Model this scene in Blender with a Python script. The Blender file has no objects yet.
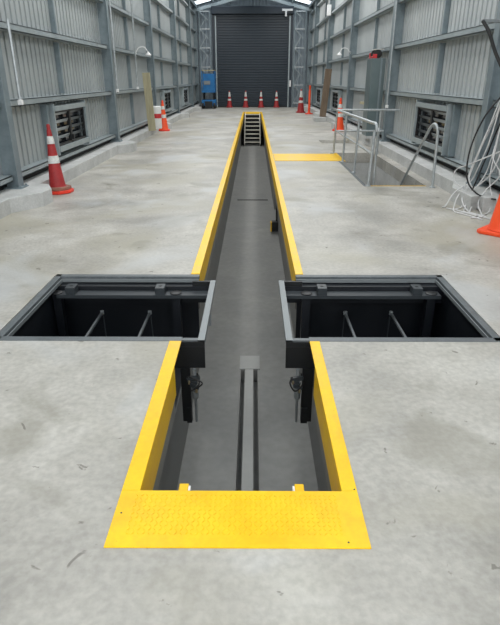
import bpy, bmesh, math, random
from mathutils import Vector, Matrix
random.seed(7)
C = bpy.context.scene.collection
S = bpy.context.scene

# ------------------------------------------------------------------ camera
F_PX = 540.0
TH = math.atan(234/540.0)
YAW = math.atan(3.6/540*math.cos(TH))
H = 1.6
cd = bpy.data.cameras.new('camera'); cam = bpy.data.objects.new('camera', cd); C.objects.link(cam)
cd.sensor_fit = 'VERTICAL'; cd.sensor_height = 24.0; cd.lens = 24.0*F_PX/625.0
cd.clip_start = 0.05; cd.clip_end = 300
cam.location = (0, 0, H); cam.rotation_euler = (math.pi/2-TH, 0, YAW)
S.camera = cam

# ------------------------------------------------------------------ world and light
w = bpy.data.worlds.new('overcast'); S.world = w; w.use_nodes = True
bg = w.node_tree.nodes['Background']; bg.inputs[0].default_value = (0.93, 0.965, 1.0, 1); bg.inputs[1].default_value = 3.0
S.view_settings.view_transform = 'Standard'; S.view_settings.look = 'None'
S.view_settings.exposure = -0.02; S.view_settings.gamma = 1; S.view_settings.use_curve_mapping = False

def area(name, loc, rot, sx, sy, power, col=(1, .98, .95)):
    d = bpy.data.lights.new(name, 'AREA'); d.shape = 'RECTANGLE'; d.size = sx; d.size_y = sy; d.energy = power; d.color = col
    o = bpy.data.objects.new(name, d); C.objects.link(o); o.location = loc; o.rotation_euler = rot
    return o
# lamps added under the roof panels, standing in for skylight glow, bay by bay
for i, y in enumerate((-1.0, 5.5, 11.5, 18.0, 24.5, 31.0)):
    for sx_ in (-1, 1):
        area('skylight_fill_lamp', (-0.05+sx_*1.9, y, 5.35), (0, 0, 0), 1.0, 3.2, (45, 75, 85, 90, 95, 100)[i])

# ------------------------------------------------------------------ materials
def mat(name, col, rough=0.5, metal=0.0, spec=0.5, emis=None, est=1.0):
    m = bpy.data.materials.new(name); m.use_nodes = True
    b = m.node_tree.nodes['Principled BSDF']
    b.inputs['Base Color'].default_value = (*col, 1); b.inputs['Roughness'].default_value = rough
    b.inputs['Metallic'].default_value = metal; b.inputs['Specular IOR Level'].default_value = spec
    if emis: b.inputs['Emission Color'].default_value = (*emis, 1); b.inputs['Emission Strength'].default_value = est
    return m
def noisy(name, stops, scale, rough=(0.4, 0.6), metal=0.0, bump=0.0, bscale=60, detail=6, stretch=(1, 1, 1), fine=0.0, fscale=40, patches=None):
    """noise-driven colour ramp over object coordinates, with a second fine noise and optional bump"""
    m = bpy.data.materials.new(name); m.use_nodes = True
    nt = m.node_tree; N = nt.nodes; L = nt.links; b = N['Principled BSDF']
    tc = N.new('ShaderNodeTexCoord'); mp = N.new('ShaderNodeMapping'); mp.inputs['Scale'].default_value = stretch
    L.new(tc.outputs['Object'], mp.inputs[0])
    n = N.new('ShaderNodeTexNoise'); n.inputs['Scale'].default_value = scale; n.inputs['Detail'].default_value = detail; n.inputs['Roughness'].default_value = 0.62
    L.new(mp.outputs[0], n.inputs['Vector'])
    r = N.new('ShaderNodeValToRGB'); e = r.color_ramp.elements
    while len(e) < len(stops): e.new(0.5)
    for i, (p, c) in enumerate(stops): e[i].position = p; e[i].color = (*c, 1)
    L.new(n.outputs['Fac'], r.inputs[0]); out = r.outputs[0]
    if fine:
        n2 = N.new('ShaderNodeTexNoise'); n2.inputs['Scale'].default_value = fscale; n2.inputs['Detail'].default_value = 4
        L.new(mp.outputs[0], n2.inputs['Vector'])
        r2 = N.new('ShaderNodeValToRGB'); r2.color_ramp.elements[0].position = .35; r2.color_ramp.elements[1].position = .65
        r2.color_ramp.elements[0].color = (1-fine, 1-fine, 1-fine, 1); r2.color_ramp.elements[1].color = (1, 1, 1, 1)
        L.new(n2.outputs['Fac'], r2.inputs[0])
        mx = N.new('ShaderNodeMix'); mx.data_type = 'RGBA'; mx.blend_type = 'MULTIPLY'; mx.inputs[0].default_value = 1
        L.new(out, mx.inputs[6]); L.new(r2.outputs[0], mx.inputs[7]); out = mx.outputs[2]
    if patches:
        for (pc, psc, lo, hi, amt) in patches:
            n3 = N.new('ShaderNodeTexNoise'); n3.inputs['Scale'].default_value = psc; n3.inputs['Detail'].default_value = 5; n3.inputs['Distortion'].default_value = .6
            L.new(mp.outputs[0], n3.inputs['Vector'])
            mr = N.new('ShaderNodeMapRange'); mr.inputs[1].default_value = lo; mr.inputs[2].default_value = hi; mr.inputs[4].default_value = amt
            L.new(n3.outputs['Fac'], mr.inputs[0])
            mx = N.new('ShaderNodeMix'); mx.data_type = 'RGBA'
            L.new(mr.outputs[0], mx.inputs[0]); L.new(out, mx.inputs[6]); mx.inputs[7].default_value = (*pc, 1); out = mx.outputs[2]
    L.new(out, b.inputs['Base Color'])
    mr = N.new('ShaderNodeMapRange'); mr.inputs[1].default_value = .3; mr.inputs[2].default_value = .7; mr.inputs[3].default_value = rough[0]; mr.inputs[4].default_value = rough[1]
    L.new(n.outputs['Fac'], mr.inputs[0]); L.new(mr.outputs[0], b.inputs['Roughness']); b.inputs['Metallic'].default_value = metal
    if bump:
        n4 = N.new('ShaderNodeTexNoise'); n4.inputs['Scale'].default_value = bscale; n4.inputs['Detail'].default_value = 3
        L.new(mp.outputs[0], n4.inputs['Vector'])
        bp = N.new('ShaderNodeBump'); bp.inputs['Strength'].default_value = bump; bp.inputs['Distance'].default_value = .01
        L.new(n4.outputs['Fac'], bp.inputs['Height']); L.new(bp.outputs[0], b.inputs['Normal'])
    return m
M = {}
M['concrete'] = noisy('floated_concrete', [(.36, (.34, .325, .29)), (.5, (.445, .425, .38)), (.62, (.545, .525, .475))], 1.1, (.38, .6), bump=.25, bscale=35, fine=.17, fscale=30,
                      patches=[((.36, .335, .26), .55, .50, .64, .7), ((.25, .235, .19), 1.5, .57, .66, .55), ((.50, .51, .51), .8, .54, .66, .6), ((.12, .11, .09), 9, .68, .71, .7)])
M['kerb'] = noisy('kerb_concrete', [(.3, (.43, .435, .42)), (.7, (.60, .60, .585))], 3, (.7, .9), bump=.3, fine=.12)
M['pitpaint'] = noisy('grey_pit_paint', [(.3, (.20, .202, .195)), (.7, (.27, .27, .255))], 1.6, (.58, .72), fine=.1, fscale=14,
                      patches=[((.34, .34, .31), 2.3, .6, .75, .4)])
M['pitpale'] = noisy('pale_pit_paint', [(.3, (.26, .265, .255)), (.7, (.33, .335, .32))], 3, (.4, .6))
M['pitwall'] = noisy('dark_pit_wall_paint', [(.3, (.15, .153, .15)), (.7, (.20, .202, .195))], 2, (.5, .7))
M['yellow'] = noisy('safety_yellow_paint', [(.28, (.84, .47, .001)), (.5, (.93, .56, .002)), (.75, (.98, .64, .006))], 5, (.3, .45), fine=.05, fscale=60, bump=.12, bscale=14,
                    patches=[((.28, .17, .02), 60, .735, .76, .8)])
M['yellow'].node_tree.nodes['Principled BSDF'].inputs['Specular IOR Level'].default_value = .28
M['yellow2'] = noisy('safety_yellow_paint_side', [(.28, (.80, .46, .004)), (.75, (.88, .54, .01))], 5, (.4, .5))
M['galv'] = noisy('galvanised_steel', [(.3, (.17, .215, .235)), (.7, (.25, .30, .32))], 5, (.38, .55), metal=.25, fine=.06, fscale=30)
M['galvl'] = noisy('galvanised_girt', [(.3, (.27, .32, .335)), (.7, (.38, .425, .435))], 5, (.35, .5), metal=.3)
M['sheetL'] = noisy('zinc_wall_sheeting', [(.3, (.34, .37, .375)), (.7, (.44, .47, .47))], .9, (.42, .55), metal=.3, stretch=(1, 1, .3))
M['sheetR'] = noisy('zinc_wall_sheeting_pale', [(.3, (.42, .45, .455)), (.7, (.54, .57, .57))], .9, (.42, .55), metal=.3, stretch=(1, 1, .3))  # paler tone of the same zinc, for the right wall
M['sheetB'] = noisy('gable_wall_sheeting', [(.3, (.25, .30, .34)), (.7, (.33, .38, .42))], .9, (.45, .6), metal=.2)
M['roofsheet'] = mat('roof_sheeting', (.32, .35, .37), .5, .3)
M['translucent'] = mat('translucent_roof_panel', (.9, .95, 1), .4, emis=(.85, .93, 1.0), est=2.2)
M['shutter'] = noisy('charcoal_shutter', [(.3, (.014, .024, .036)), (.7, (.022, .034, .047))], 2, (.4, .5))
M['rimsteel'] = noisy('dark_grey_rim_steel', [(.3, (.10, .115, .12)), (.7, (.155, .17, .178))], 9, (.4, .55), fine=.15, fscale=50)
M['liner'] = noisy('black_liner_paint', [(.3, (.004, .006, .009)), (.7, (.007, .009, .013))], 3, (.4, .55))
M['black'] = mat('black_steel', (.008, .009, .010), .45)
M['barsteel'] = mat('slide_bar_steel', (.12, .13, .135), .45)
M['railsteel'] = mat('grey_black_rail', (.038, .045, .050), .45)
M['midsteel'] = mat('mid_grey_steel', (.22, .24, .245), .45, .2)
M['pipe'] = noisy('galvanised_pipe', [(.3, (.36, .39, .40)), (.7, (.52, .55, .56))], 20, (.3, .45), metal=.5)
M['tread'] = noisy('galvanised_tread', [(.3, (.52, .50, .43)), (.7, (.68, .66, .58))], 20, (.4, .6))
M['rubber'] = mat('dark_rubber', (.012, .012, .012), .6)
M['orange'] = noisy('cone_orange', [(.3, (.78, .065, .012)), (.7, (.92, .10, .02))], 6, (.4, .55))
M['red'] = noisy('faded_red_cone', [(.3, (.30, .014, .016)), (.7, (.42, .028, .028))], 9, (.5, .65), fine=.15)
M['redbase'] = mat('bright_red_base', (.80, .045, .02), .5)
M['brownbase'] = noisy('dusty_cone_base', [(.3, (.22, .10, .07)), (.7, (.36, .17, .12))], 14, (.7, .8))
M['band'] = noisy('reflective_band', [(.3, (.55, .55, .52)), (.7, (.75, .75, .72))], 20, (.4, .6))
M['blue'] = noisy('lift_blue_paint', [(.3, (.004, .10, .30)), (.7, (.008, .17, .42))], 4, (.35, .5))
M['white'] = mat('white_plastic', (.78, .78, .77), .4)
M['cablew'] = mat('pale_grey_cable', (.60, .60, .59), .45)
M['timber'] = noisy('treated_timber', [(.3, (.30, .27, .17)), (.7, (.46, .42, .28))], 3, (.7, .85), stretch=(6, 6, .6))
M['timberb'] = noisy('brown_timber', [(.3, (.15, .105, .07)), (.7, (.27, .20, .14))], 3, (.7, .85), stretch=(6, 6, .6))
M['glassdark'] = mat('dark_window_glass', (.012, .015, .018), .12)
M['slatpale'] = mat('pale_louvre_blade', (.34, .37, .38), .3, .2)
M['slatdark'] = mat('dark_louvre_blade', (.05, .06, .065), .3, .2)
M['cabinet'] = noisy('grey_green_duct_steel', [(.3, (.105, .145, .150)), (.7, (.15, .19, .195))], 1.4, (.35, .5), metal=.2)
M['redpaint'] = mat('red_plastic', (.55, .03, .035), .45)
M['ground'] = noisy('outside_apron', [(.3, (.25, .25, .24)), (.7, (.35, .35, .33))], 1, (.8, .9))
M['brass'] = mat('brass_fitting', (.45, .36, .22), .35, .7)

# ------------------------------------------------------------------ mesh helpers
def NB(): return bmesh.new()
def box(bm, x0, x1, y0, y1, z0, z1):
    v = [bm.verts.new((x, y, z)) for z in (z0, z1) for (x, y) in ((x0, y0), (x1, y0), (x1, y1), (x0, y1))]
    for f in ((3, 2, 1, 0), (4, 5, 6, 7), (0, 1, 5, 4), (1, 2, 6, 5), (2, 3, 7, 6), (3, 0, 4, 7)): bm.faces.new([v[i] for i in f])
    return bm
def bar(bm, p, q, wx, wz, up=(0, 0, 1)):
    """rectangular bar from p to q"""
    p = Vector(p); q = Vector(q); d = (q-p).normalized(); u = Vector(up)
    if abs(d.dot(u)) > .98: u = Vector((0, 1, 0))
    s = d.cross(u).normalized()*wx/2; t = s.cross(d).normalized()*wz/2
    v = [bm.verts.new(a+b) for a in (p, q) for b in (-s-t, s-t, s+t, -s+t)]
    for f in ((3, 2, 1, 0), (4, 5, 6, 7), (0, 1, 5, 4), (1, 2, 6, 5), (2, 3, 7, 6), (3, 0, 4, 7)): bm.faces.new([v[i] for i in f])
    return bm
def prism(bm, pts, z0, z1):
    a = [bm.verts.new((x, y, z0)) for x, y in pts]; b = [bm.verts.new((x, y, z1)) for x, y in pts]; n = len(pts)
    bm.faces.new(b); bm.faces.new(a[::-1])
    for i in range(n): bm.faces.new((a[i], a[(i+1) % n], b[(i+1) % n], b[i]))
    return bm
def lathe(bm, prof, seg=24, c=(0, 0)):
    rings = []
    for r, z in prof:
        rings.append([bm.verts.new((c[0]+r*math.cos(2*math.pi*k/seg), c[1]+r*math.sin(2*math.pi*k/seg), z)) for k in range(seg)])
    for a, b in zip(rings, rings[1:]):
        for k in range(seg): bm.faces.new((a[k], a[(k+1) % seg], b[(k+1) % seg], b[k]))
    bm.faces.new(rings[0][::-1]); bm.faces.new(rings[-1])
    return bm
def smooth(pts, n=8):
    P = [Vector(p) for p in pts]; P = [P[0]*2-P[1]]+P+[P[-1]*2-P[-2]]; out = []
    for i in range(1, len(P)-2):
        a, b, c, d = P[i-1:i+3]
        for k in range(n):
            t = k/n; out.append(.5*((2*b)+(c-a)*t+(2*a-5*b+4*c-d)*t*t+(3*b-a-3*c+d)*t**3))
    return out+[P[-2]]
def tube(bm, pts, r, seg=10):
    P = [Vector(p) for p in pts]; rings = []; n0 = None
    for i, p in enumerate(P):
        d = (P[min(i+1, len(P)-1)]-P[max(i-1, 0)]).normalized()
        if n0 is None:
            n0 = d.cross(Vector((0, 0, 1)) if abs(d.z) < .9 else Vector((0, 1, 0))).normalized()
        else: n0 = (n0-d*n0.dot(d)).normalized()
        b = d.cross(n0); rr = r[i] if isinstance(r, (list, tuple)) else r
        rings.append([bm.verts.new(p+(n0*math.cos(2*math.pi*k/seg)+b*math.sin(2*math.pi*k/seg))*rr) for k in range(seg)])
    for a, b in zip(rings, rings[1:]):
        for k in range(seg): bm.faces.new((a[k], a[(k+1) % seg], b[(k+1) % seg], b[k]))
    bm.faces.new(rings[0][::-1]); bm.faces.new(rings[-1])
    return bm
def obj(name, bm, m, parent=None, bevel=0, shade=False):
    bmesh.ops.recalc_face_normals(bm, faces=bm.faces)
    me = bpy.data.meshes.new(name); bm.to_mesh(me); bm.free(); me.materials.append(M[m] if isinstance(m, str) else m)
    if shade:
        for p in me.polygons: p.use_smooth = True
        try: me.set_sharp_from_angle(angle=math.radians(40))
        except Exception: pass
    o = bpy.data.objects.new(name, me); C.objects.link(o)
    if bevel:
        b = o.modifiers.new('bevel', 'BEVEL'); b.width = bevel; b.segments = 2; b.limit_method = 'ANGLE'
    if parent:
        o.parent = parent
        o.matrix_parent_inverse = Matrix.Identity(4)
    return o
def thing(name, label, cat, loc=(0, 0, 0), rotz=0, group=None):
    o = bpy.data.objects.new(name, None); C.objects.link(o); o.location = loc; o.rotation_euler = (0, 0, rotz)
    o['label'] = label; o['category'] = cat
    if group: o['group'] = group
    return o
def tag(o, label, cat, group=None):
    o['label'] = label; o['category'] = cat
    if group: o['group'] = group
    return o
def struct(name, bm, m, **k):
    o = obj(name, bm, m, **k); o['kind'] = 'structure'; return o
def dup(root, loc, rotz, label, group=None, scale=None):
    r = root.copy(); C.objects.link(r); r.location = loc; r.rotation_euler = (0, 0, rotz); r['label'] = label
    if group: r['group'] = group
    if scale: r.scale = (scale,)*3
    for ch in list(root.children):
        c = ch.copy(); C.objects.link(c); c.parent = r
        for g in ch.children:
            d = g.copy(); C.objects.link(d); d.parent = c
    return r
def rel(pts, o): return [tuple(Vector(p)-Vector(o)) for p in pts]

# ------------------------------------------------------------------ plan dimensions
XC = -0.05                      # centre line of shed and pit
XL, XR = -3.26, 3.16              # inner faces of the steel columns
YB = 35.35                      # gable wall with the roller door
YF = -3.0                       # open end behind the viewer
PL, PR = -0.475, 0.375          # pit mouth
P0, P1 = 1.80, 29.85
RY0, RY1 = 3.22, 4.53           # side recesses
RLX, RRX = -1.74, 1.66
SX0, SX1 = 1.84, 2.80           # side stairwell
SY0, SY1 = 8.87, 13.1
PD = -1.3

# ------------------------------------------------------------------ floor slab with its openings
def slab(holes, x0, x1, y0, y1, z0, z1):
    bm = NB(); xs = sorted({x0, x1, *[h[0] for h in holes], *[h[1] for h in holes]}); ys = sorted({y0, y1, *[h[2] for h in holes], *[h[3] for h in holes]})
    V = {}
    def v(x, y, z):
        k = (round(x, 4), round(y, 4), z)
        if k not in V: V[k] = bm.verts.new((x, y, z))
        return V[k]
    def solid(i, j):
        if i < 0 or j < 0 or i >= len(xs)-1 or j >= len(ys)-1: return False
        cx = (xs[i]+xs[i+1])/2; cy = (ys[j]+ys[j+1])/2
        return not any(a < cx < b and c < cy < d for a, b, c, d in holes)
    for i in range(len(xs)-1):
        for j in range(len(ys)-1):
            if not solid(i, j): continue
            a, b, c, d = xs[i], xs[i+1], ys[j], ys[j+1]
            bm.faces.new([v(*p, z1) for p in ((a, c), (b, c), (b, d), (a, d))]); bm.faces.new([v(*p, z0) for p in ((a, d), (b, d), (b, c), (a, c))])
            if not solid(i-1, j): bm.faces.new((v(a, c, z0), v(a, c, z1), v(a, d, z1), v(a, d, z0)))
            if not solid(i+1, j): bm.faces.new((v(b, c, z0), v(b, d, z0), v(b, d, z1), v(b, c, z1)))
            if not solid(i, j-1): bm.faces.new((v(a, c, z0), v(b, c, z0), v(b, c, z1), v(a, c, z1)))
            if not solid(i, j+1): bm.faces.new((v(a, d, z0), v(a, d, z1), v(b, d, z1), v(b, d, z0)))
    return bm
holes = [(PL-.062, PR+.062, 2.88, RY0-.01), (PL-.012, PR+.012, 1.62, P1+.03), (RLX-.01, PL-.012, RY0-.01, RY1+.01), (PR+.012, RRX+.01, RY0-.01, RY1+.01),
         (SX0, SX1, SY0, SY1), (SX0, SX1-.12, 15.15, 15.95)]
struct('floor', slab(holes, -3.72, 3.62, YF, YB+.3, -.22, 0), 'concrete')
struct('ground', slab([], -30, 30, -40, YF, -.3, -.02), 'ground')

# pit shell: painted walls under the slab, floor with two slots
bm = NB()
wl, wr = -.583, .505
for x0, x1, side in ((wl-.15, wl, -1), (wr, wr+.15, 1)):
    box(bm, x0, x1, .6, RY0-.02, PD-.1, -.225)
    box(bm, x0, x1, RY1+.02, SY1 if side < 0 else 11.75, PD-.1, -.225)
    if side < 0: box(bm, x0, x1, SY1, P1+.1, PD-.1, -.225)
    else: box(bm, x0, x1, 12.95, P1+.1, PD-.1, -.225); box(bm, x0, x1, 11.75, 12.95, PD-.1, PD+.0)
    box(bm, x0, x1, RY0-.02, RY1+.02, PD-.1, -.72)
box(bm, wl-.15, wr+.15, P1+.1, P1+.3, PD-.1, -.225)
box(bm, wl-.15, wr+.15, .45, .6, PD-.1, -.225)
struct('pit_wall', bm, 'pitwall')
bm = slab([(-.130, -.088, .9, 5.12), (.006, .050, .9, 5.12), (-.42, .38, 14.0, 14.12)], wl, wr, .6, P1+.1, PD-.14, PD)
box(bm, wl, wr, .6, P1+.1, PD-.22, PD-.145)
struct('pit_floor', bm, 'pitpaint')
# upper ledge of the pit walls just below the yellow edging (paler painted strip)
bm = NB()
for x0, x1 in ((PL-.09, PL-.012), (PR+.012, PR+.09)):
    box(bm, x0, x1, 1.62, 2.87, -.34, -.225); box(bm, x0, x1, RY1+.03, P1, -.34, -.225)
struct('pit_ledge', bm, 'pitpaint')

# ------------------------------------------------------------------ kerbs (concrete upstands) with pads at the columns
def kerb(runs, pads, xout, h=.19):
    bm = NB()
    for (a, b, x) in runs: box(bm, *sorted((x, xout)), a, b, -.02, h)
    for pts in pads: prism(bm, pts, -.02, h+.001)
    return bm
def padL(y): return [(-3.15, y-.85), (-2.85, y-.40), (-2.83, y-.10), (-2.98, y+.22), (-3.2, y+.30), (-3.5, y+.30), (-3.5, y-.85)]
def padR(y): return [(3.25, y-.62), (2.84, y-.85), (2.81, y-.20), (3.0, y+.3), (3.4, y+.3), (3.4, y-.62)][::-1]
def padB(y): return [(3.05, y-.8), (2.75, y-.55), (2.75, y+.3), (3.05, y+.5)][::-1]
struct('trim_1', kerb([(YF, YB, -3.13)], [padL(y) for y in (1.6, 7.72, 13.7, 19.8, 25.6, 31.4)], -3.72), 'kerb', bevel=.008)
struct('trim_2', kerb([(YF, 7.0, 3.12), (7.0, YB, 2.98)], [padR(1.9), padR(7.92), padB(19.9), padB(25.9), padB(31.6)], 3.62), 'kerb', bevel=.008)

# ------------------------------------------------------------------ side walls: corrugated sheeting, girts, studs
def corr(bm, fixed, a0, a1, z0, z1, axis='y', sg=1, pitch=.187, dep=.07, topf=None):
    n = int((a1-a0)/pitch); prof = ((0, 0), (.26, 0), (.30, 1), (.96, 1)); pts = []
    for i in range(n):
        for f, d in prof: pts.append((a0+(i+f)*pitch, d))
    pts.append((a1, 0)); prev = None
    for a, d in pts:
        zt = z1 if topf is None else topf(a)
        p = (fixed-sg*d*dep, a) if axis == 'y' else (a, fixed-sg*d*dep)
        cur = (bm.verts.new((*p, z0)), bm.verts.new((*p, zt)))
        if prev: bm.faces.new((prev[0], cur[0], cur[1], prev[1]))
        prev = cur
    return bm
ZG = (.33, 1.285, 2.25, 3.18, 4.1, 5.0)
CL = (1.6, 7.66, 13.72, 19.45, 25.4, 31.4)     # column centre lines, left
CR = (1.9, 7.92, 13.88, 19.75, 25.75, 31.6)     # right
def cgirt(bm, sg, x_in, y0, y1, z, h=.12, d=.18, t=.012):
    xa, xb = x_in, x_in+sg*d
    box(bm, *sorted((xa, xa+sg*t)), y0, y1, z-h/2, z+h/2)
    box(bm, *sorted((xa, xb)), y0, y1, z+h/2-t, z+h/2)
    box(bm, *sorted((xa, xb)), y0, y1, z-h/2, z-h/2+t)
    return bm
WIN = {-1: ((9.60, 11.36), (21.7, 23.4), (27.8, 29.5)), 1: ((9.62, 11.45), (22.2, 23.9), (28.2, 29.9))}
def y0w(sg, a, b): return not any(a < q[0] < b for q in WIN[sg])
def side_wall(name, sg, X, cols):
    bm = NB(); xs = X+sg*.30
    corr(bm, xs, YF, YB, .17, 5.55, 'y', sg)
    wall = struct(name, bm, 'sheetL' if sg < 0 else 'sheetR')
    ys = (YF,)+cols+(YB,)
    g = NB(); box(g, *sorted((X+sg*.20, X+sg*.225)), YF, YB, .185, .27); obj('shadow_gap_strip', g, 'rubber', wall)  # dark strip added as the shadow gap below the sheeting
    for a, b in zip(ys, ys[1:]):
        for k, z in enumerate(ZG):
            g = NB()
            a_ = a+.08; b_ = b-.08
            cgirt(g, sg, X+sg*.07, a_, b_, z, .092 if k else .08)
            obj('girt', g, 'galvl', wall)
        ym = (a+b)/2-.22
        for z0, z1 in zip(ZG, ZG[1:]):
            if b-a < 5.5: continue
            if z0 < 1 and not (y0w(sg, a, b)): continue
            s = NB(); box(s, *sorted((X+sg*.15, X+sg*.25)), ym, ym+.06, z0+.07, z1-.07)
            obj('stud', s, 'galv', wall)
    for q in WIN[sg]:
        for e in (q[0]-.05, q[1]):
            s = NB(); box(s, *sorted((X+sg*.06, X+sg*.25)), e, e+.05, ZG[0]+.06, ZG[1]-.075); obj('window_jamb', s, 'galvl', wall)
        if q[0] < 15:
            s = NB(); e = q[0]-.20
            box(s, *sorted((X+sg*.12, X+sg*.25)), e, e+.08, ZG[0]+.06, ZG[1]-.075); obj('stud', s, 'galv', wall)
    return wall
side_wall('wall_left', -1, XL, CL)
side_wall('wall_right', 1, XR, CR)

# louvre windows
wn = 0
for sg, X in ((-1, XL), (1, XR)):
    for (a, b) in WIN[sg]:
        wn += 1
        bm = NB()
        for z in (1.135, .475): box(bm, *sorted((X+sg*.05, X+sg*.17)), a, b, z-.04, z+.04)
        win = struct('window_%d' % wn, bm, 'galvl')
        f = NB(); z0, z1 = .515, 1.095; t = .035; xa, xb = sorted((X+sg*.10, X+sg*.16)); m_ = (a+b)/2
        box(f, xa, xb, a, b, z0, z0+t); box(f, xa, xb, a, b, z1-t, z1); box(f, xa, xb, a, a+t, z0, z1); box(f, xa, xb, b-t, b, z0, z1); box(f, xa, xb, m_-.04, m_+.04, z0, z1)
        obj('window_frame', f, 'black', win)
        g = NB(); box(g, *sorted((X+sg*.20, X+sg*.21)), a, b, z0, z1); obj('window_pane', g, 'glassdark', win)
        n = 4
        for half, (p, q), m in ((0, (a+t, m_-.04), 'slatpale'), (1, (m_+.04, b-t), 'slatdark')):
            for k in range(n):
                zc = z0+.14+k*(z1-z0-.19)/(n-1)
                s = NB(); bar(s, (X+sg*.14, p+(.0 if half else .12), zc), (X+sg*.14, q, zc), .055, .010, up=(sg*.9, 0, .45)); obj('louvre_blade', s, m, win)
        if wn in (1, 4):
            l = NB(); bar(l, (X+sg*.09, m_, .57), (X+sg*.09, m_, .66), .05, .05); obj('latch', l, 'black', win)

# steel columns
def column(X, sg, y, label, top=5.25):
    t = thing('steel_column', label, 'column', (X, y, .19), 0, 'steel portal columns along the side walls')
    d = .33; hw = .085
    bm = NB(); box(bm, *sorted((0, sg*.014)), -hw, hw, 0, top-.19); obj('inner_flange', bm, 'galv', t)
    bm = NB(); box(bm, *sorted((sg*.014, sg*(d-.06))), -.006, .006, 0, top-.19); obj('web', bm, 'galv', t)
    bm = NB(); box(bm, *sorted((sg*(d-.06), sg*(d-.046))), -hw, hw, .06, top-.19); obj('outer_flange', bm, 'galv', t)
    bm = NB(); box(bm, *sorted((-sg*.05, sg*(d-.04))), -.13, .13, 0, .016)
    for yy in (-.1, .1): lathe(bm, [(.014, .016), (.014, .04)], 8, (-sg*.025, yy))
    obj('base_plate', bm, 'galv', t)
nm = ('nearest the open end of the shed', 'beside the big red cone', 'second along, past the first louvre window', 'just past the pale timber board', 'fifth along, past the pale timber board', 'last before the blue lift')
for i, y in enumerate(CL): column(XL, -1, y, 'grey steel I-section column on the left wall, ' + nm[i])
nm = ('nearest the open end of the shed', 'behind the hanging cable bundle', 'second along, at the far end of the stair railing', 'third along, carrying the swan-neck lamp', 'beside the brown timber board', 'last before the roller door end')
for i, y in enumerate(CR): column(XR, 1, y, 'grey steel I-section column on the right wall, ' + nm[i])

# ------------------------------------------------------------------ gable wall, roller door, lattice posts
def roofz(x): return 5.12+.245*(3.55-abs(x-XC))
DX0, DX1, DZ = -2.20, 2.05, 5.0
bm = NB()
corr(bm, YB, -3.62, 3.52, .0, 5.5, 'x', 1, topf=lambda a: roofz(a)+.3)
wb = struct('wall_back', bm, 'sheetB')
door = NB(); n = 36; z = .02; prev = None
for i in range(n):
    zz = .02+(DZ-.02)*i/n; h = (DZ-.02)/n
    for f, d in ((0, 0), (.72, .0), (.80, .03), (.92, .03), (1, 0)):
        cur = (door.verts.new((DX0, 35.06+d, zz+h*f)), door.verts.new((DX1, 35.06+d, zz+h*f)))
        if prev and f: door.faces.new((prev[0], prev[1], cur[1], cur[0]))
        elif prev: pass
        prev = cur
bmesh.ops.remove_doubles(door, verts=door.verts, dist=1e-5)
box(door, DX0, DX1, 35.10, 35.14, 0, DZ)
dr = struct('door_1', door, 'shutter')
bm = NB(); box(bm, DX0-.22, DX1+.22, 34.78, 35.22, DZ-.05, DZ+.36); obj('drum_cover', bm, 'shutter', dr, bevel=.04)
for x in (DX0-.03, DX1-.01):
    bm = NB(); box(bm, x, x+.07, 34.96, 35.06, 0, DZ-.12); obj('guide_rail', bm, 'galvl', dr)
for x in (DX0-.20, DX1+.06):
    bm = NB(); box(bm, x, x+.15, 34.98, 35.12, 0, DZ); obj('door_jamb', bm, 'shutter', dr)
bm = NB(); box(bm, DX1-.45, DX1+.15, 34.66, 34.78, DZ+.10, DZ+.2); box(bm, DX1-.28, DX1-.18, 34.64, 34.76, DZ-.18, DZ+.1); obj('door_motor', bm, 'white', dr)
bm = NB(); box(bm, DX1+.07, DX1+.17, 34.9, 34.98, 1.15, 1.5); obj('door_control_box', bm, 'white', dr)
bm = NB(); box(bm, DX0, DX1, 34.99, 35.06, .0, .07); obj('bottom_rail', bm, 'rubber', dr)
ZL = (.24, 1.24, 2.22, 3.23, 4.21, 5.1)
def lattice(x0, x1, label):
    t = thing('lattice_post', label, 'post', (x0, 34.9, 0), 0, 'lattice posts either side of the roller door'); W = x1-x0
    for x in (0, W): 
        bm = NB(); box(bm, x-.03, x+.03, -.04, .04, 0, 5.12); obj('upright', bm, 'galv', t)
    for z in ZL[:]:
        bm = NB(); box(bm, .03, W-.03, -.04, .04, z-.03, z+.03); obj('rung', bm, 'pipe', t)
    for i, (a, b) in enumerate(zip(ZL, ZL[1:])):
        bm = NB(); zm = (a+b)/2+.1
        bar(bm, (.03, -.02, b-.03), (W-.1, -.02, zm-.1), .04, .03, (0, 1, 0)); bar(bm, (.03, -.02, a+.03), (W*.62, -.02, zm), .04, .03, (0, 1, 0)); obj('brace', bm, 'galvl', t)
lattice(-3.12, -2.50, 'galvanised lattice post beside the roller door, behind the blue lift')
lattice(2.36, 2.97, 'galvanised lattice post right of the roller door')
for sg, X in ((-1, XL), (1, XR)):
    bm = NB(); box(bm, *sorted((X-sg*.0, X+sg*.26)), 35.05, 35.2, .19, 5.1)
    tag(obj('corner_column', bm, 'galv'), 'grey steel corner column at the %s end of the roller door wall' % ('left' if sg < 0 else 'right'), 'column')

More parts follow.
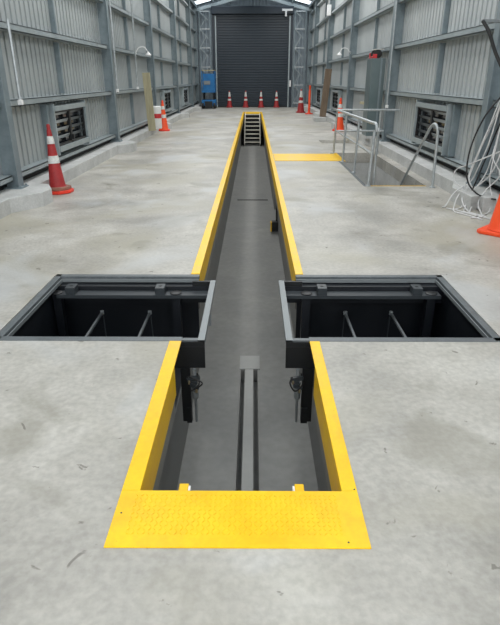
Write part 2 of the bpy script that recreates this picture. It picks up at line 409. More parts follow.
# ------------------------------------------------------------------ roof with translucent panels, rafters, purlins
SK = [(-2, 1.4), (4, 7.2), (10, 13.2), (16.6, 19.8), (23, 26.2), (30.6, 32.1), (33.7, 35.0)]  # last bay's panels are real; those in nearer bays added unseen for light
bm = NB(); sk = NB()
def quad(b, pts): b.faces.new([b.verts.new(p) for p in pts])
for sg in (-1, 1):
    def P(t, y, dz=.24): x = XC+sg*3.9*t; return (x, y, roofz(x)+dz)
    ys = sorted({YF, YB, *[a for a, b in SK], *[b for a, b in SK]})
    for a, b in zip(ys, ys[1:]):
        lit = any(p <= a and b <= q for p, q in SK)
        for t0, t1, l in ((0, .18, 0), (.18, .84, 1), (.84, 1, 0)):
            tgt = sk if (lit and l) else bm
            quad(tgt, (P(t0, a), P(t1, a), P(t1, b), P(t0, b)))
bmesh.ops.remove_doubles(bm, verts=bm.verts, dist=1e-4)
ceil = struct('ceiling', bm, 'roofsheet')
obj('real_and_added_translucent_panel', sk, 'translucent', ceil)
for sg in (-1, 1):
    for x in (.35, 1.3, 2.25, 3.2):
        p = NB(); X_ = XC+sg*x; box(p, X_-.035, X_+.035, YF, YB, roofz(X_)+.06, roofz(X_)+.215); obj('purlin', p, 'galv', ceil)
for k, y in enumerate((1.75, 7.8, 13.8, 19.6, 25.6, 35.0)):
    p = NB()
    for sg in (-1, 1):
        bar(p, (XC, y, roofz(XC)-.02), (XC+sg*3.55, y, roofz(XC+3.55)-.02), .12, .16 if k == 5 else .28)
    r = obj('rafter', p, 'galvl', ceil)

# ------------------------------------------------------------------ yellow pit edging
def angle_edge(name, x0, x1, y0, y1, parent, side, cut=None):
    bm = NB()
    box(bm, x0, x1, y0, y1, -.004, .006)
    ye = y1 if cut is None else cut
    if side > 0: box(bm, x0, x0+.012, y0, ye, -.2, -.004)
    else: box(bm, x1-.012, x1, y0, ye, -.2, -.004)
    return obj(name, bm, 'yellow', parent, bevel=.002)
ne = thing('pit_edge_frame', 'yellow steel edging around the near end of the pit, with chequer plate', 'edging', (0, 1.5, 0))
def r_(y): return y-1.5
FW = .078
angle_edge('edge_flange', PL-FW, PL, r_(1.79), r_(RY0-.015), ne, -1, r_(2.87))
angle_edge('edge_flange', PR, PR+FW-.012, r_(1.79), r_(RY0-.015), ne, 1, r_(2.87))
bm = NB(); box(bm, PL-FW, PR+FW-.012, r_(1.49), r_(1.79), -.02, .006); box(bm, PL, PR, r_(1.778), r_(1.79), -.2, -.02)
cp = obj('chequer_plate', bm, 'yellow', ne, bevel=.002)
bm = NB(); px = .0205
for i in range(int(.86/px)):
    for j in range(11):
        cx = PL-.015+(i+.5)*px; cy = r_(1.545)+(j+.5)*.0205
        a = math.radians(45 if (i+j) % 2 else -45); L, W_ = .0095, .003
        ca, sa = math.cos(a), math.sin(a)
        ring = [(L, 0), (L*.4, W_), (-L*.4, W_), (-L, 0), (-L*.4, -W_), (L*.4, -W_)]
        lo = [bm.verts.new((cx+x*ca-y*sa, cy+x*sa+y*ca, .006)) for x, y in ring]
        hi = [bm.verts.new((cx+(x*ca-y*sa)*.6, cy+(x*sa+y*ca)*.6, .0084)) for x, y in ring]
        bm.faces.new(hi)
        for k in range(6): bm.faces.new((lo[k], lo[(k+1) % 6], hi[(k+1) % 6], hi[k]))
obj('tread_pattern', bm, 'yellow', cp)
for x in (-.315, .180):
    bm = NB(); box(bm, x, x+.04, r_(1.79), r_(1.845), -.045, -.004); tb = obj('plate_lug', bm, 'yellow', ne, bevel=.003)
    bm = NB(); box(bm, x+.040 if x < 0 else x-.009, x+.049 if x < 0 else x, r_(1.79), r_(1.835), -.05, -.008); obj('lug_pad', bm, 'white', tb)
bm = NB()
bm.free()
for (x, y) in ((PR+.055, 1.80), (PL-.05, 1.66), (.36, 1.515)): obj('fixing_screw', lathe(NB(), [(.004, .006), (.0035, .0075)], 8, (x, r_(y))), 'black', ne)
fe = thing('pit_edge_frame', 'long yellow steel edging of the pit running from the side recesses to the far stairs', 'edging', (0, 4.5, 0))
def q_(y): return y-4.5
angle_edge('edge_flange', PL-FW, PL, q_(RY1+.015), q_(P1), fe, -1)
angle_edge('edge_flange', PR, PR+FW-.008, q_(RY1+.015), q_(P1), fe, 1)
bm = NB(); box(bm, PL-FW, PR+FW-.008, q_(P1), q_(P1+.14), -.004, .006); box(bm, PL+.012, PR-.012, q_(P1-.012), q_(P1), -.2, -.004)
obj('end_flange', bm, 'yellow', fe)
# yellow cover over the cross passage
cv = thing('passage_cover', 'flat yellow floor plate between the pit and the side stairwell', 'floor plate', (0, 11.75, 0))
bm = NB(); box(bm, PR+FW+.004, SX0+.02, 0, 1.15, .0, .009); obj('cover_plate', bm, 'yellow', cv, bevel=.002)
bm = NB(); box(bm, SX0+.02, SX0+.09, -.1, 1.25, .0, .012); obj('end_strip', bm, 'yellow', cv)

# ------------------------------------------------------------------ side recess liners
def liner(sg, label):
    xo, xi = (abs(RLX) if sg < 0 else RRX), (.322 if sg < 0 else .220)
    xw = abs(PL) if sg < 0 else PR
    def bx(bm, a, b, y0, y1, z0, z1): return box(bm, *sorted((sg*a, sg*b)), y0-RY0, y1-RY0, z0, z1)
    t = thing('recess_liner', label, 'pit recess', (0, RY0, 0), 0, 'black steel recess liners beside the pit')
    # rim angle at floor level: back, outer end, front
    bm = NB(); bx(bm, xo, xw-.0, RY1-.0, RY1-.055, -.03, .004)
    bx(bm, xo, xo-.05, RY0, RY1, -.03, .004)
    bx(bm, xo, xw, RY0-.01, RY0+.05, -.03, .004)
    obj('rim_angle', bm, 'rimsteel', t, bevel=.002)
    bm = NB(); bx(bm, xo-.06, xw, RY1-.085, RY1-.075, -.04, -.012); bx(bm, xo-.06, xo-.068, RY0+.04, RY1-.08, -.04, -.012); obj('inner_seal', bm, 'midsteel', t)
    # walls and bottom of the tank
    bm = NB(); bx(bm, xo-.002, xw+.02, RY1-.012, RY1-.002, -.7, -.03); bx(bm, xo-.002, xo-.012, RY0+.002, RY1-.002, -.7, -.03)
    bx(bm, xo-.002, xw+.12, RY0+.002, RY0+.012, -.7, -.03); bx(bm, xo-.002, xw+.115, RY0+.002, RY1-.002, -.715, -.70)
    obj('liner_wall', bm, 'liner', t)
    # back shelf rail
    bm = NB(); bx(bm, xo-.07, xi+.05, 4.25, 4.36, -.10, -.085); bx(bm, xo-.07, xi+.05, 4.25, 4.262, -.115, -.10)
    obj('shelf_rail', bm, 'railsteel', t)
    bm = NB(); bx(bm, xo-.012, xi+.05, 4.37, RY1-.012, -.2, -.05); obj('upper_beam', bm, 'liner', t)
    # lug blocks with a hole, and the round bosses beside them
    for i, x in enumerate((1.55, .79) if sg < 0 else (1.39, .585)):
        bm = NB(); bx(bm, x-.04, x+.04, 4.25, 4.36, -.085, -.02); b = obj('lug_block', bm, 'railsteel', t, bevel=.003)
        bm = NB(); lathe(bm, [(.014, -.02), (.014, -.017)], 14, (sg*x, 4.305-RY0)); obj('bolt_hole', bm, 'black', b)
        xb = x+(.13 if i == 0 else -.13)
        bm = NB(); lathe(bm, [(.05, -.085), (.05, -.078), (.038, -.074)], 20, (sg*xb, 4.30-RY0)); obj('boss', bm, 'black', t, shade=True)
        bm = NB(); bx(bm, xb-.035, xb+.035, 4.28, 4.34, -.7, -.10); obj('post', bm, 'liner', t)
    # slide bars seen across the tank
    for x in ((1.336, .913) if sg < 0 else (1.218, .815)):
        bm = NB(); bx(bm, x-.009, x+.009, RY0+.02, 4.40, -.312, -.292); o = obj('slide_bar', bm, 'barsteel', t)
        bm = NB(); lathe(bm, [(.017, -.315), (.017, -.285)], 10, (sg*x, 4.38-RY0)); obj('bar_end', bm, 'pipe', o)
        bm = NB(); tube(bm, [(sg*(x-.004), 4.39-RY0, -.30), (sg*(x-.02), 4.36-RY0, -.69)], .005, 6); obj('hose', bm, 'railsteel', t)
    # end channel standing into the pit mouth
    bm = NB(); 
    bx(bm, xi, xi+.045, RY0+.0, 4.38, -.008, .004)
    bx(bm, xi, xi+.006, RY0+.0, 4.38, -.035, -.008)
    obj('end_flange', bm, 'midsteel', t)
    bm = NB(); bx(bm, xi+.05, xi+.10, 4.362, 4.375, -.42, -.2); obj('guide_plate', bm, 'midsteel', t)
    bm = NB(); bx(bm, xi, xw+.056, RY0-.012, RY0, -.2, -.006); bx(bm, xi, xw+.05, RY0-.016, RY0-.012, -.045, -.04); obj('front_plate', bm, 'black', t)
    bm = NB(); bx(bm, xi, xw, RY0, RY0+.035, -.02, .003); obj('front_rim', bm, 'rimsteel', t)
    bm = NB(); bx(bm, xi+.04, xw+.05, 4.38, 4.395, -.20, -.008); obj('back_plate', bm, 'black', t)
    # leg down the pit wall with its hydraulic fittings
    if sg < 0: la, lb = .425, .49
    else: la, lb = .335, .41
    bm = NB(); bx(bm, la, lb, RY0-.03, RY0+.0, -.62, -.2); bx(bm, la-.0, lb-.03, RY0-.05, RY0-.03, -.62, -.5); obj('leg', bm, 'black', t)
    cx = sg*(la-.03)
    v = obj('hydraulic_cylinder', lathe(NB(), [(.008, -.62), (.010, -.44), (.022, -.42), (.022, -.33), (.014, -.32), (.014, -.2)], 14, (cx, -.03)), 'midsteel', t, shade=True)
    bm = NB(); bar(bm, (cx-.05*1, -.05, -.27), (cx+.035, -.05, -.25), .025, .03); bar(bm, (cx-.03, -.06, -.31), (cx+.03, -.06, -.33), .018, .018)
    lathe(bm, [(.03, -.3), (.03, -.285)], 10, (cx-.01, -.05)); obj('valve_block', bm, 'railsteel', v)
    bm = NB(); tube(bm, smooth([(cx-.04, -.06, -.24), (cx-.055*(1 if sg > 0 else -1)*1, -.08, -.28), (cx-.02, -.08, -.34), (cx+.03, -.06, -.30), (cx+.02, -.05, -.22)], 6), .0055, 8); obj('hydraulic_hose', bm, 'rubber', v, shade=True)
    bm = NB(); lathe(bm, [(.009, -.36), (.009, -.335), (.005, -.33)], 8, (cx+.012, -.065)); obj('hose_fitting', bm, 'brass', v); obj('hose_fitting', lathe(NB(), [(.007, -.295), (.007, -.27)], 8, (cx-.035, -.065)), 'brass', v)
liner(-1, 'open black steel recess with grey rim left of the pit')
liner(1, 'open black steel recess with grey rim right of the pit')

# ------------------------------------------------------------------ things in the pit
dc = thing('drain_grate', 'thin black drain slot across the grey pit floor', 'drain', (-.02, 14.06, PD))
bm = NB()
for k in range(26): box(bm, -.385+k*.03, -.375+k*.03, -.055, .055, -.03, -.005)
obj('grate_bar', bm, 'black', dc)
bm = NB(); box(bm, -.395, .395, -.055, -.045, -.05, 0); box(bm, -.395, .395, .045, .055, -.05, 0); box(bm, -.395, .395, -.055, .055, -.06, -.05); obj('drain_frame', bm, 'black', dc)
st = thing('jack_track', 'pale grey cover plate between the two slots in the pit floor', 'track plate', (-.04, 5.13, PD))
bm = NB(); box(bm, -.105, .115, 0, .30, 0, .012); obj('track_cap', bm, 'pitpale', st)
bm = NB(); box(bm, -.045, .043, -4.2, 0, 0, .008); obj('centre_strip', bm, 'pitpale', st)
for x in (-.105, .098):
    bm = NB(); box(bm, x-.0, x+.007, -4.2, 0, 0, .006); obj('track_lip', bm, 'pitpaint', st)
pb = thing('socket_box', 'small black socket box with yellow side on the pit wall, fed by a black pipe', 'socket box', (wr, 10.72, -1.16))
bm = NB(); box(bm, -.13, 0, 0, .16, -.10, .10); obj('box_body', bm, 'black', pb, bevel=.008)
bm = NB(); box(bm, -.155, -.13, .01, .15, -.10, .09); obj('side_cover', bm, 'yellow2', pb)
bm = NB(); tube(bm, [(-.03, .08, .10), (-.03, .08, .80)], .018, 8); obj('conduit', bm, 'black', pb)

# far stairs
ps = thing('pit_stairs', 'pale metal stairs with eight open treads at the far end of the pit', 'stairs', (XC, 0, 0))
SW = .36; ya, yb, za, zb = 26.25, 28.55, -1.3, -.03
for s_ in (-1, 1):
    bm = NB(); bar(bm, (s_*SW, ya, za+.06), (s_*SW, yb, zb), .035, .16); obj('stringer', bm, 'tread', ps)
for k in range(8):
    f = (k+.75)/8; y = ya+(yb-ya)*f; z = za+(zb-za)*f+.05
    bm = NB(); box(bm, -SW+.018, SW-.018, y-.09, y+.06, z-.035, z); obj('tread', bm, 'tread', ps)
    bm = NB(); box(bm, -SW+.018, SW-.018, y+.06, y+.07, z-.13, z); obj('gap_shade', bm, 'black', ps)  # black panel added as the shade in the gap behind each open tread
bm = NB(); box(bm, -.40, .40, yb+.13, P1-.03, -.03, 0); obj('landing', bm, 'yellow', ps)
bm = NB()
box(bm, -.41, -.392, ya+.1, yb, -1.29, -.26); box(bm, .392, .41, ya+.1, yb, -1.29, -.26); box(bm, -.40, .40, yb+.14, yb+.16, -1.29, -.03); obj('black_skirt', bm, 'black', ps)

# ------------------------------------------------------------------ side stairwell: walls, steps, railings
bm = NB()
box(bm, SX0-.15, SX0, SY0-.15, 11.7, PD, -.225); box(bm, SX0-.15, SX0, 13.0, SY1+.1, PD, -.225); box(bm, SX1, SX1+.15, SY0-.15, SY1+.1, PD, -.225)
box(bm, SX0-.15, SX1+.15, SY1+.0, SY1+.15, PD, -.225); box(bm, SX0-.15, SX1+.15, SY0-.15, SY0, PD, -.225); box(bm, SX0-.15, SX1+.15, SY0-.15, SY1+.15, PD-.1, PD)
box(bm, SX0-.02, SX1, 15.13, 15.97, -.5, -.4)
box(bm, wr+.16, SX0-.16, 11.6, 11.74, PD, -.225); box(bm, wr+.16, SX0-.16, 12.96, 13.1, PD, -.225); box(bm, wr+.16, SX0-.16, 11.6, 13.1, PD-.1, PD)
struct('stairwell_wall', bm, 'kerb')
ss = thing('concrete_steps', 'grey concrete steps going down in the side stairwell', 'steps', (SX0, SY0, 0))
bm = NB()
for k in range(7): box(bm, .01, SX1-SX0-.01, .01+k*.24, .25+k*.24, PD, -.17*(k+1))
obj('step', bm, 'pitpaint', ss)
bm = NB(); box(bm, 0.0, SX1-SX0, -.012, .01, -.02, .004); obj('yellow_nosing', bm, 'yellow', ss)
bm = NB(); box(bm, -.05, 0, -.03, SY1-SY0+.0, -.02, .005); obj('edge_angle', bm, 'rimsteel', ss)

RX = 1.87
rl = thing('guard_rail', 'galvanised pipe guard rail around the left and far sides of the stairwell', 'railing', (RX, SY0, 0))
y0, y1 = .0, 13.0-SY0
bm = NB(); tube(bm, smooth([(.05, y0, .84), (.05, y0, .90), (.045, y0+.06, .95), (.04, y0+.2, .95)], 5)+[(.02, y1, .95)], .024, 10); obj('top_rail', bm, 'pipe', rl, shade=True)
bm = NB(); tube(bm, [(.02, y0, .5), (.02, y1, .5)], .021, 10); obj('mid_rail', bm, 'pipe', rl, shade=True)
bm = NB(); tube(bm, [(.02, y1, .95), (1.42, y1, .95)], .024, 10); obj('top_rail', bm, 'pipe', rl, shade=True)
bm = NB(); tube(bm, [(.02, y1, .5), (1.10, y1, .5)], .021, 10); obj('mid_rail', bm, 'pipe', rl, shade=True)
for (x, y, zt) in ((.02, 0, .86), (.02, 1.35, .94), (.02, 2.75, .94), (.02, y1, .94), (1.0, y1, .94)):
    bm = NB(); tube(bm, [(x-.03, y, -.02) if x < .5 else (x, y, 0), (x, y, zt)], .022, 10); p = obj('post', bm, 'pipe', rl, shade=True)
    bm = NB(); lathe(bm, [(.045, 0), (.045, .012), (.03, .02)], 12, (x-.03 if x < .5 else x, y)); obj('foot_flange', bm, 'pipe', p)
r2 = thing('guard_rail', 'short bent pipe rail just inside the near post of the stairwell guard rail', 'railing', (RX+.1, SY0, 0))
bm = NB(); tube(bm, smooth([(.05, .35, -.9), (.05, .35, .0), (.05, .35, .70), (.05, .31, .82), (.03, .2, .86), (.0, .06, .84)], 5), .02, 10); obj('handrail', bm, 'pipe', r2, shade=True)
hr = thing('stair_handrail', 'galvanised stair handrail on the right side, sloping down into the stairwell', 'handrail', (2.80, SY0, 0))
bm = NB(); tube(bm, smooth([(.06, -.13, .0), (.04, -.13, .75), (.02, -.13, .90), (0, -.05, .955), (-.02, .07, .90), (-.03, .2, .78)], 6)+[(-.04, 2.3, -1.0)], .022, 12); obj('rail', bm, 'pipe', hr, shade=True)
bm = NB(); lathe(bm, [(.05, 0), (.05, .012), (.03, .02)], 12, (.06, -.13)); obj('foot_flange', bm, 'pipe', hr)

# ------------------------------------------------------------------ cones
def cone_parts(t, body, base, h=.92, rb=.14, rt=.022, seg=24, two=False, tip=None, bands=((.44, .55), (.72, .83)), sq=0):
    def rad(z): return rb+(rt-rb)*(z-.05)/(h-.05)
    z0 = .045
    if two:
        bm = NB(); prism(bm, [(.23*math.cos(a), .23*math.sin(a)) for a in [math.pi/8+math.pi/4*k for k in range(8)]], 0, .045); obj('lower_base', bm, 'redbase', t, bevel=.008); zb = .045
        bm = NB(); prism(bm, [(.20*math.cos(a), .20*math.sin(a)) for a in [math.pi/8+math.pi/4*k for k in range(8)]], .045, .095); obj('upper_base', bm, 'brownbase', t, bevel=.01); z0 = .09
    elif sq:
        bm = NB(); prism(bm, [(sq*math.cos(a), sq*math.sin(a)) for k in range(4) for a in (math.pi/2*k-.12, math.pi/2*k+.12)], 0, .04); obj('base', bm, base, t, bevel=.01)
    else:
        bm = NB(); prism(bm, [(.21*math.cos(a), .21*math.sin(a)) for a in [math.pi/8+math.pi/4*k for k in range(8)]], 0, .05); obj('base', bm, base, t, bevel=.01)
    bm = NB(); lathe(bm, [(rad(z0)+.012, z0), (rad(z0+.03), z0+.03), (rad(h-.08), h-.08), (rt*1.1, h-.075), (rt*1.25, h-.02), (rt*.8, h)], seg); b = obj('cone_body', bm, body, t, shade=True)
    for a, c in [(h*p, h*q) for p, q in bands]:
        bm = NB(); lathe(bm, [(rad(a)+.001, a), (rad(a)+.004, a+.002), (rad(c)+.004, c-.002), (rad(c)+.001, c)], seg); obj('reflective_band', bm, 'band', t, shade=True)
    if tip:
        bm = NB(); lathe(bm, [(.03, h-.10), (.04, h-.06), (.034, h-.02), (.02, h+.02)], 12); obj('tip', bm, tip, t, shade=True)
c1 = thing('traffic_cone', 'large faded red traffic cone with two bases beside the near left kerb pad', 'traffic cone', (-2.98, 8.3, 0)); cone_parts(c1, 'red', 'redbase', .99, .125, .022, two=True)
c1.rotation_euler = (math.radians(-1), math.radians(-1.5), 0)
c2 = thing('traffic_cone', 'orange cone with pink tip in front of the upright pale timber board', 'traffic cone', (-2.98, 18.9, 0)); cone_parts(c2, 'orange', 'redbase', .93, .15, .03, tip='redbase')
far = thing('traffic_cone', 'red cone in front of the roller door, leftmost of the row of four', 'traffic cone', (-1.44, 34.7, 0), 0, 'row of cones before the roller door'); cone_parts(far, 'red', 'red', .93, .15, .03, bands=((.42, .52), (.66, .93)))
for x, l in ((-.47, 'second from left of the row of four'), (.45, 'third from left of the row of four'), (1.37, 'rightmost of the row of four')):
    dup(far, (x, 34.7, 0), random.random(), 'red cone in front of the roller door, ' + l, 'row of cones before the roller door')
dup(far, (2.40, 29.3, 0), 1, 'red cone on the right, just left of the slim orange bollard', 'single red cone by the bollard', 1.2)
dup(c2, (2.84, 18.9, 0), .4, 'orange traffic cone behind the stairwell guard rail', None, 1.08)
bo = thing('bollard', 'slim orange bollard at the foot of the brown timber board', 'bollard', (2.72, 28.2, 0))
bm = NB(); lathe(bm, [(.10, .03), (.095, .06), (.06, .09), (.055, 1.05), (.03, 1.1), (.05, 1.15), (.05, 1.28), (.02, 1.3)], 14); obj('post', bm, 'orange', bo, shade=True)
bm = NB(); lathe(bm, [(.2, 0), (.19, .04)], 8); obj('base', bm, 'redbase', bo)
c5 = thing('traffic_cone', 'bright orange cone at the right edge of the photo, rear of two', 'traffic cone', (2.80, 5.97, 0), 0); cone_parts(c5, 'orange', 'orange', .80, .145, .035, bands=(), sq=.27)
dup(c5, (2.93, 5.54, 0), 0, 'bright orange cone at the right edge of the photo, front of two')

# ------------------------------------------------------------------ scissor lift
lf = thing('scissor_lift', 'blue scissor lift parked left of the roller door', 'scissor lift', (-2.57, 33.6, 0))
bm = NB(); box(bm, -.40, .40, -.5, .6, .16, .48); obj('chassis', bm, 'blue', lf, bevel=.03)
bm = NB(); box(bm, -.22, .22, -.53, -.5, .05, .40); obj('access_panel', bm, 'black', lf)
for x in (-.38, .28):
    for y in (-.42, .42):
        bm = NB(); lathe(bm, [(.15, 0), (.17, .02), (.17, .1), (.15, .12)], 16)
        bmesh.ops.rotate(bm, verts=bm.verts, cent=(0, 0, 0), matrix=Matrix.Rotation(math.pi/2, 3, 'Y')); bmesh.ops.translate(bm, verts=bm.verts, vec=(x-.01, y, .17)); obj('wheel', bm, 'rubber', lf, shade=True)
for x in (-.28, .28):
  bm = NB()
  for k in range(4):
    z = .50+k*.09
    bar(bm, (x, -.45, z), (x, .5, z+.08), .04, .06); bar(bm, (x, .5, z), (x, -.45, z+.08), .04, .06)
  obj('scissor_stack', bm, 'black', lf)
bm = NB(); box(bm, -.38, .38, -.5, .6, .86, .98); obj('platform', bm, 'blue', lf, bevel=.01)
bm = NB(); box(bm, -.30, .36, -.50, -.46, .98, 1.85); obj('gate_panel', bm, 'blue', lf)
bm = NB(); box(bm, -.25, .12, -.53, -.50, 1.28, 1.48); obj('control_box', bm, 'midsteel', lf, bevel=.01)
for x in (-.36, .36):
    for y in (-.47, .57):
        bm = NB(); box(bm, x-.02, x+.02, y-.02, y+.02, .98, 2.02); obj('guard_post', bm, 'blue', lf)
for z in (1.5, 2.02):
    bm = NB(); box(bm, -.38, .38, -.49, -.45, z-.02, z+.02); box(bm, -.38, .38, .55, .59, z-.02, z+.02); box(bm, -.38, -.34, -.49, .59, z-.02, z+.02); box(bm, .34, .38, -.49, .59, z-.02, z+.02); obj('guard_rail', bm, 'timber' if z > 2 else 'blue', lf)

# ------------------------------------------------------------------ timber boards
t = thing('timber_board', 'pale greenish timber board standing upright against the left wall', 'timber', (-2.98, 16.6, .0))
bm = NB(); bar(bm, (0.02, 0, .195), (-.05, 0, 1.75), .21, .06, (0, 1, 0)); obj('board', bm, 'timber', t, bevel=.004)
t = thing('timber_board', 'brown timber board standing upright by the right wall on a concrete block', 'timber', (2.84, 23.6, 0))
bm = NB(); bar(bm, (0, 0, .15), (.15, 0, 1.95), .26, .06, (0, 1, 0)); obj('board', bm, 'timberb', t, bevel=.004)
bm = NB(); box(bm, -.05, .12, -.30, -.22, .3, .5); 
bm.free()
bm = NB(); box(bm, -.28, .22, -.25, .35, 0, .149); tag(obj('concrete_block', bm, 'kerb', bevel=.01), 'grey concrete block under the brown timber board', 'block').location = (2.74, 23.4, 0)

# ------------------------------------------------------------------ swan-neck lamps and conduits
def swan(X, sg, y, z, label):
    t = thing('swan_neck_lamp', label, 'wall lamp', (X, y, z), 0, 'white swan-neck wall lamps'); t.scale = (.68, .68, .68)
    bm = NB(); tube(bm, smooth([(0, 0, 0), (-sg*.12, 0, .16), (-sg*.34, 0, .18), (-sg*.46, 0, .04), (-sg*.48, 0, -.02)], 6), .018, 8); obj('arm', bm, 'white', t, shade=True)
    bm = NB(); lathe(bm, [(.13, -.12), (.12, -.10), (.08, -.05), (.04, -.01), (.03, .02)], 18, (-sg*.49, 0)); obj('lamp_shade', bm, 'white', t, shade=True)
    bm = NB(); box(bm, *sorted((0, sg*.05)), -.06, .06, -.08, .06); obj('wall_bracket', bm, 'white', t)
swan(XR+.0, 1, 19.75, 2.39, 'white swan-neck lamp on the right wall')
swan(XL-.03, -1, 16.75, 2.28, 'white swan-neck lamp on the left wall')
def conduit(x, y, z0, z1, label, r=.022, fit=True, sg=-1):
    t = thing('conduit', label, 'conduit', (x, y, 0), 0, 'vertical conduits on the walls')
    bm = NB(); tube(bm, [(0, 0, z0), (0, 0, z1)], r, 8); obj('pipe', bm, 'pipe', t, shade=True)
    if fit:
        bm = NB(); box(bm, -.03, .03, -.035, .035, z0-.04, z0+.03); f = obj('outlet_box', bm, 'white', t, bevel=.008)
        bm = NB(); lathe(bm, [(.015, z0-.055), (.015, z0-.038)], 10); obj('outlet', bm, 'black', f)
conduit(XL+.01, 8.06, 1.30, 2.32, 'thin pale conduit on the left wall between the two lowest girts, by the nearest column')
conduit(XL+.02, 13.88, 1.34, 5.0, 'tall pale conduit on the far side of the second left column')
conduit(XL+.02, 16.35, 1.36, 5.0, 'tall pale conduit ending beside the left swan-neck lamp')
conduit(XR-.02, 13.62, 1.0, 5.0, 'thin conduit on the near face of the right column at the stair railing', .016, True, 1)
bm = NB(); box(bm, -.06, .10, -.1, .1, -.2, .2); tag(obj('speaker_box', bm, 'white', bevel=.01), 'small white box mounted high on the right wall', 'box').location = (XR-.05, 25.6, 4.2)

# ------------------------------------------------------------------ tall duct cabinet with red reel on top
t = thing('steel_duct', 'tall grey-green rectangular steel duct standing by the right wall past the stairwell', 'duct', (2.99, 14.75, .19))
bm = NB(); box(bm, -.12, .22, -.28, .32, .06, 1.86); obj('duct_body', bm, 'cabinet', t, bevel=.01)
bm = NB(); box(bm, .10, .14, -.30, -.28, .06, 1.86); obj('corner_trim', bm, 'galv', t)
bm = NB(); box(bm, -.12, .23, -.29, .33, .0, .06); obj('plinth', bm, 'kerb', t)
t = thing('hose_reel', 'red and black hose reel on top of the tall grey duct', 'hose reel', (3.02, 14.75, 2.05)); t.scale = (.75, .9, .68)
bm = NB(); lathe(bm, [(.09, -.22), (.14, -.215), (.14, -.19), (.07, -.18), (.07, .18), (.14, .19), (.14, .215), (.09, .22)], 16)
bmesh.ops.rotate(bm, verts=bm.verts, cent=(0, 0, 0), matrix=Matrix.Rotation(math.pi/2, 3, 'X')); bmesh.ops.translate(bm, verts=bm.verts, vec=(0, 0, .145)); obj('drum', bm, 'rubber', t, shade=True)
bm = NB(); box(bm, -.17, -.15, -.24, .24, .02, .07); box(bm, -.17, -.03, -.26, -.235, .0, .14); box(bm, -.17, .17, .235, .26, .0, .2); obj('red_frame', bm, 'redpaint', t, bevel=.01)
bm = NB(); box(bm, -.10, .20, -.20, .20, .285, .31); obj('top_cover', bm, 'band', t)
t = thing('wall_pipework', 'thin dark service pipe with valves on the right wall beyond the tall duct', 'pipework', (3.22, 15.9, 0.04))
bm = NB(); tube(bm, smooth([(0, 0, .15), (0, 0, 1.9), (0, -.1, 2.15), (0, -.5, 2.2)], 4), .025, 8); obj('service_pipe', bm, 'railsteel', t, shade=True)
for z in (.55, .8, 1.05, 1.5):
    bm = NB(); box(bm, -.10, .04, -.09, .09, z-.05, z+.05); obj('valve', bm, 'black' if z < 1.2 else 'midsteel', t, bevel=.01)
bm = NB(); tube(bm, [(-.02, .7, .15), (-.02, .7, 1.0)], .03, 8); obj('service_pipe', bm, 'railsteel', t)
bm = NB(); box(bm, -.1, .05, .3, 1.15, .88, .94); obj('shelf', bm, 'timber', t)

# ------------------------------------------------------------------ white bucket/stand behind the left cone
t = thing('paint_drum', 'white drum with dark red band behind the orange cone on the left kerb', 'drum', (-2.98, 17.5, .19))
bm = NB(); lathe(bm, [(.16, 0), (.17, .02), (.17, .62), (.15, .64)], 18); obj('drum_body', bm, 'white', t, shade=True)
bm = NB(); lathe(bm, [(.171, .30), (.173, .31), (.173, .42), (.171, .43)], 18); obj('drum_band', bm, 'redpaint', t, shade=True)

# ------------------------------------------------------------------ cables at the right
Cm = Vector((0, 0, H)); Fv = Vector((-math.sin(YAW)*math.cos(TH), math.cos(YAW)*math.cos(TH), -math.sin(TH))); Rv = Vector((math.cos(YAW), math.sin(YAW), 0)); Uv = Rv.cross(Fv)
def at(x, y, Y):
    d = Fv+Rv*((x-250)/F_PX)-Uv*((y-312.5)/F_PX); return Cm+d*(Y/d.y)
def cable(pts, r, m, label, name='cable', group=None):
    P = smooth([at(*p) for p in pts], 8); P = [Vector((p.x, p.y, max(p.z, r+.001))) for p in P]
    o = P[0].copy(); bm = NB(); tube(bm, [p-o for p in P], r, 8)
    q = obj(name, bm, m, shade=True); q.location = o; tag(q, label, 'cable', group); return q
cable([(505, 92, 7.4), (484, 118, 7.5), (470, 150, 7.5), (467, 178, 7.4), (476, 193, 7.2), (492, 199, 7.0), (510, 200, 6.9)], .011, 'rubber', 'thick black cable looping down beside the right kerb pad')
cable([(508, 108, 7.3), (495, 135, 7.4), (485, 160, 7.5), (474, 186, 7.5), (469, 195, 7.5)], .011, 'rubber', 'thick black cable running straight down to the right kerb pad')
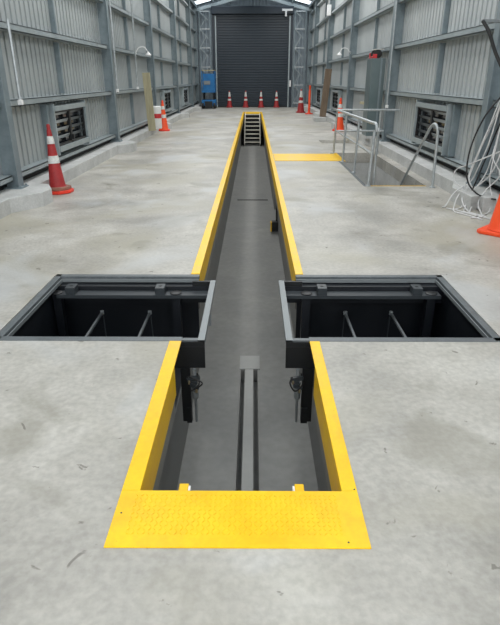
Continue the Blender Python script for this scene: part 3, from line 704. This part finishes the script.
for i, pts in enumerate([
    [(503, 96, 7.3), (490, 140, 7.4), (478, 168, 7.5), (470, 182, 7.6), (455, 192, 7.5), (446, 205, 7.3), (442, 210, 7.25)],
    [(506, 106, 7.2), (494, 150, 7.3), (485, 175, 7.4), (470, 195, 7.4), (460, 208, 7.2), (452, 211, 7.1)],
    [(502, 120, 7.2), (491, 170, 7.2), (490, 185, 7.2), (492, 200, 7.1), (487, 215, 6.9), (478, 221, 6.7)],
    [(505, 140, 7.1), (498, 160, 7.1), (489, 176, 7.2), (474, 190, 7.4), (466, 205, 7.2), (464, 213, 7.0), (472, 216, 6.85)],
    [(504, 150, 7.1), (470, 164, 7.5), (456, 170, 7.7), (455, 182, 7.7), (468, 192, 7.5), (476, 205, 7.2), (481, 214, 6.9), (474, 220, 6.7)],
    [(500, 100, 7.4), (482, 145, 7.5), (471, 172, 7.6), (467, 188, 7.5), (462, 200, 7.3), (470, 213, 6.95), (486, 219, 6.7)],
    [(508, 85, 7.4), (492, 125, 7.5), (480, 150, 7.6), (469, 176, 7.6), (474, 196, 7.3), (468, 214, 6.95), (460, 216, 6.95)],
    [(509, 95, 7.4), (489, 128, 7.5), (474, 162, 7.6), (464, 186, 7.6), (456, 200, 7.3), (454, 214, 7.0), (466, 219, 6.8), (482, 224, 6.55)],
    [(507, 104, 7.3), (497, 140, 7.3), (493, 158, 7.2), (500, 175, 7.1), (486, 190, 7.2), (478, 203, 7.1), (482, 218, 6.7), (470, 222, 6.65)],
    [(446, 210, 7.2), (458, 214, 7.05), (474, 218, 6.8), (490, 222, 6.6), (500, 222, 6.55)],
    ]):
    cable(pts, .0085, 'cablew', 'pale grey cable in the tangle by the right kerb pad', group='pale cables heaped by the right kerb pad')
cable([(483, 21, 7.7), (489, 32, 7.6), (496, 54, 7.5), (508, 80, 7.3)], .022, 'rubber', 'black hose hanging from the upper girt at the top right')
bm = NB(); box(bm, -.03, .27, -.02, .02, -.02, .02); tag(obj('hose_hook', bm, 'midsteel', bevel=.008), 'small steel hook on the upper right girt holding the black hose', 'hook').location = at(484, 21, 7.72)
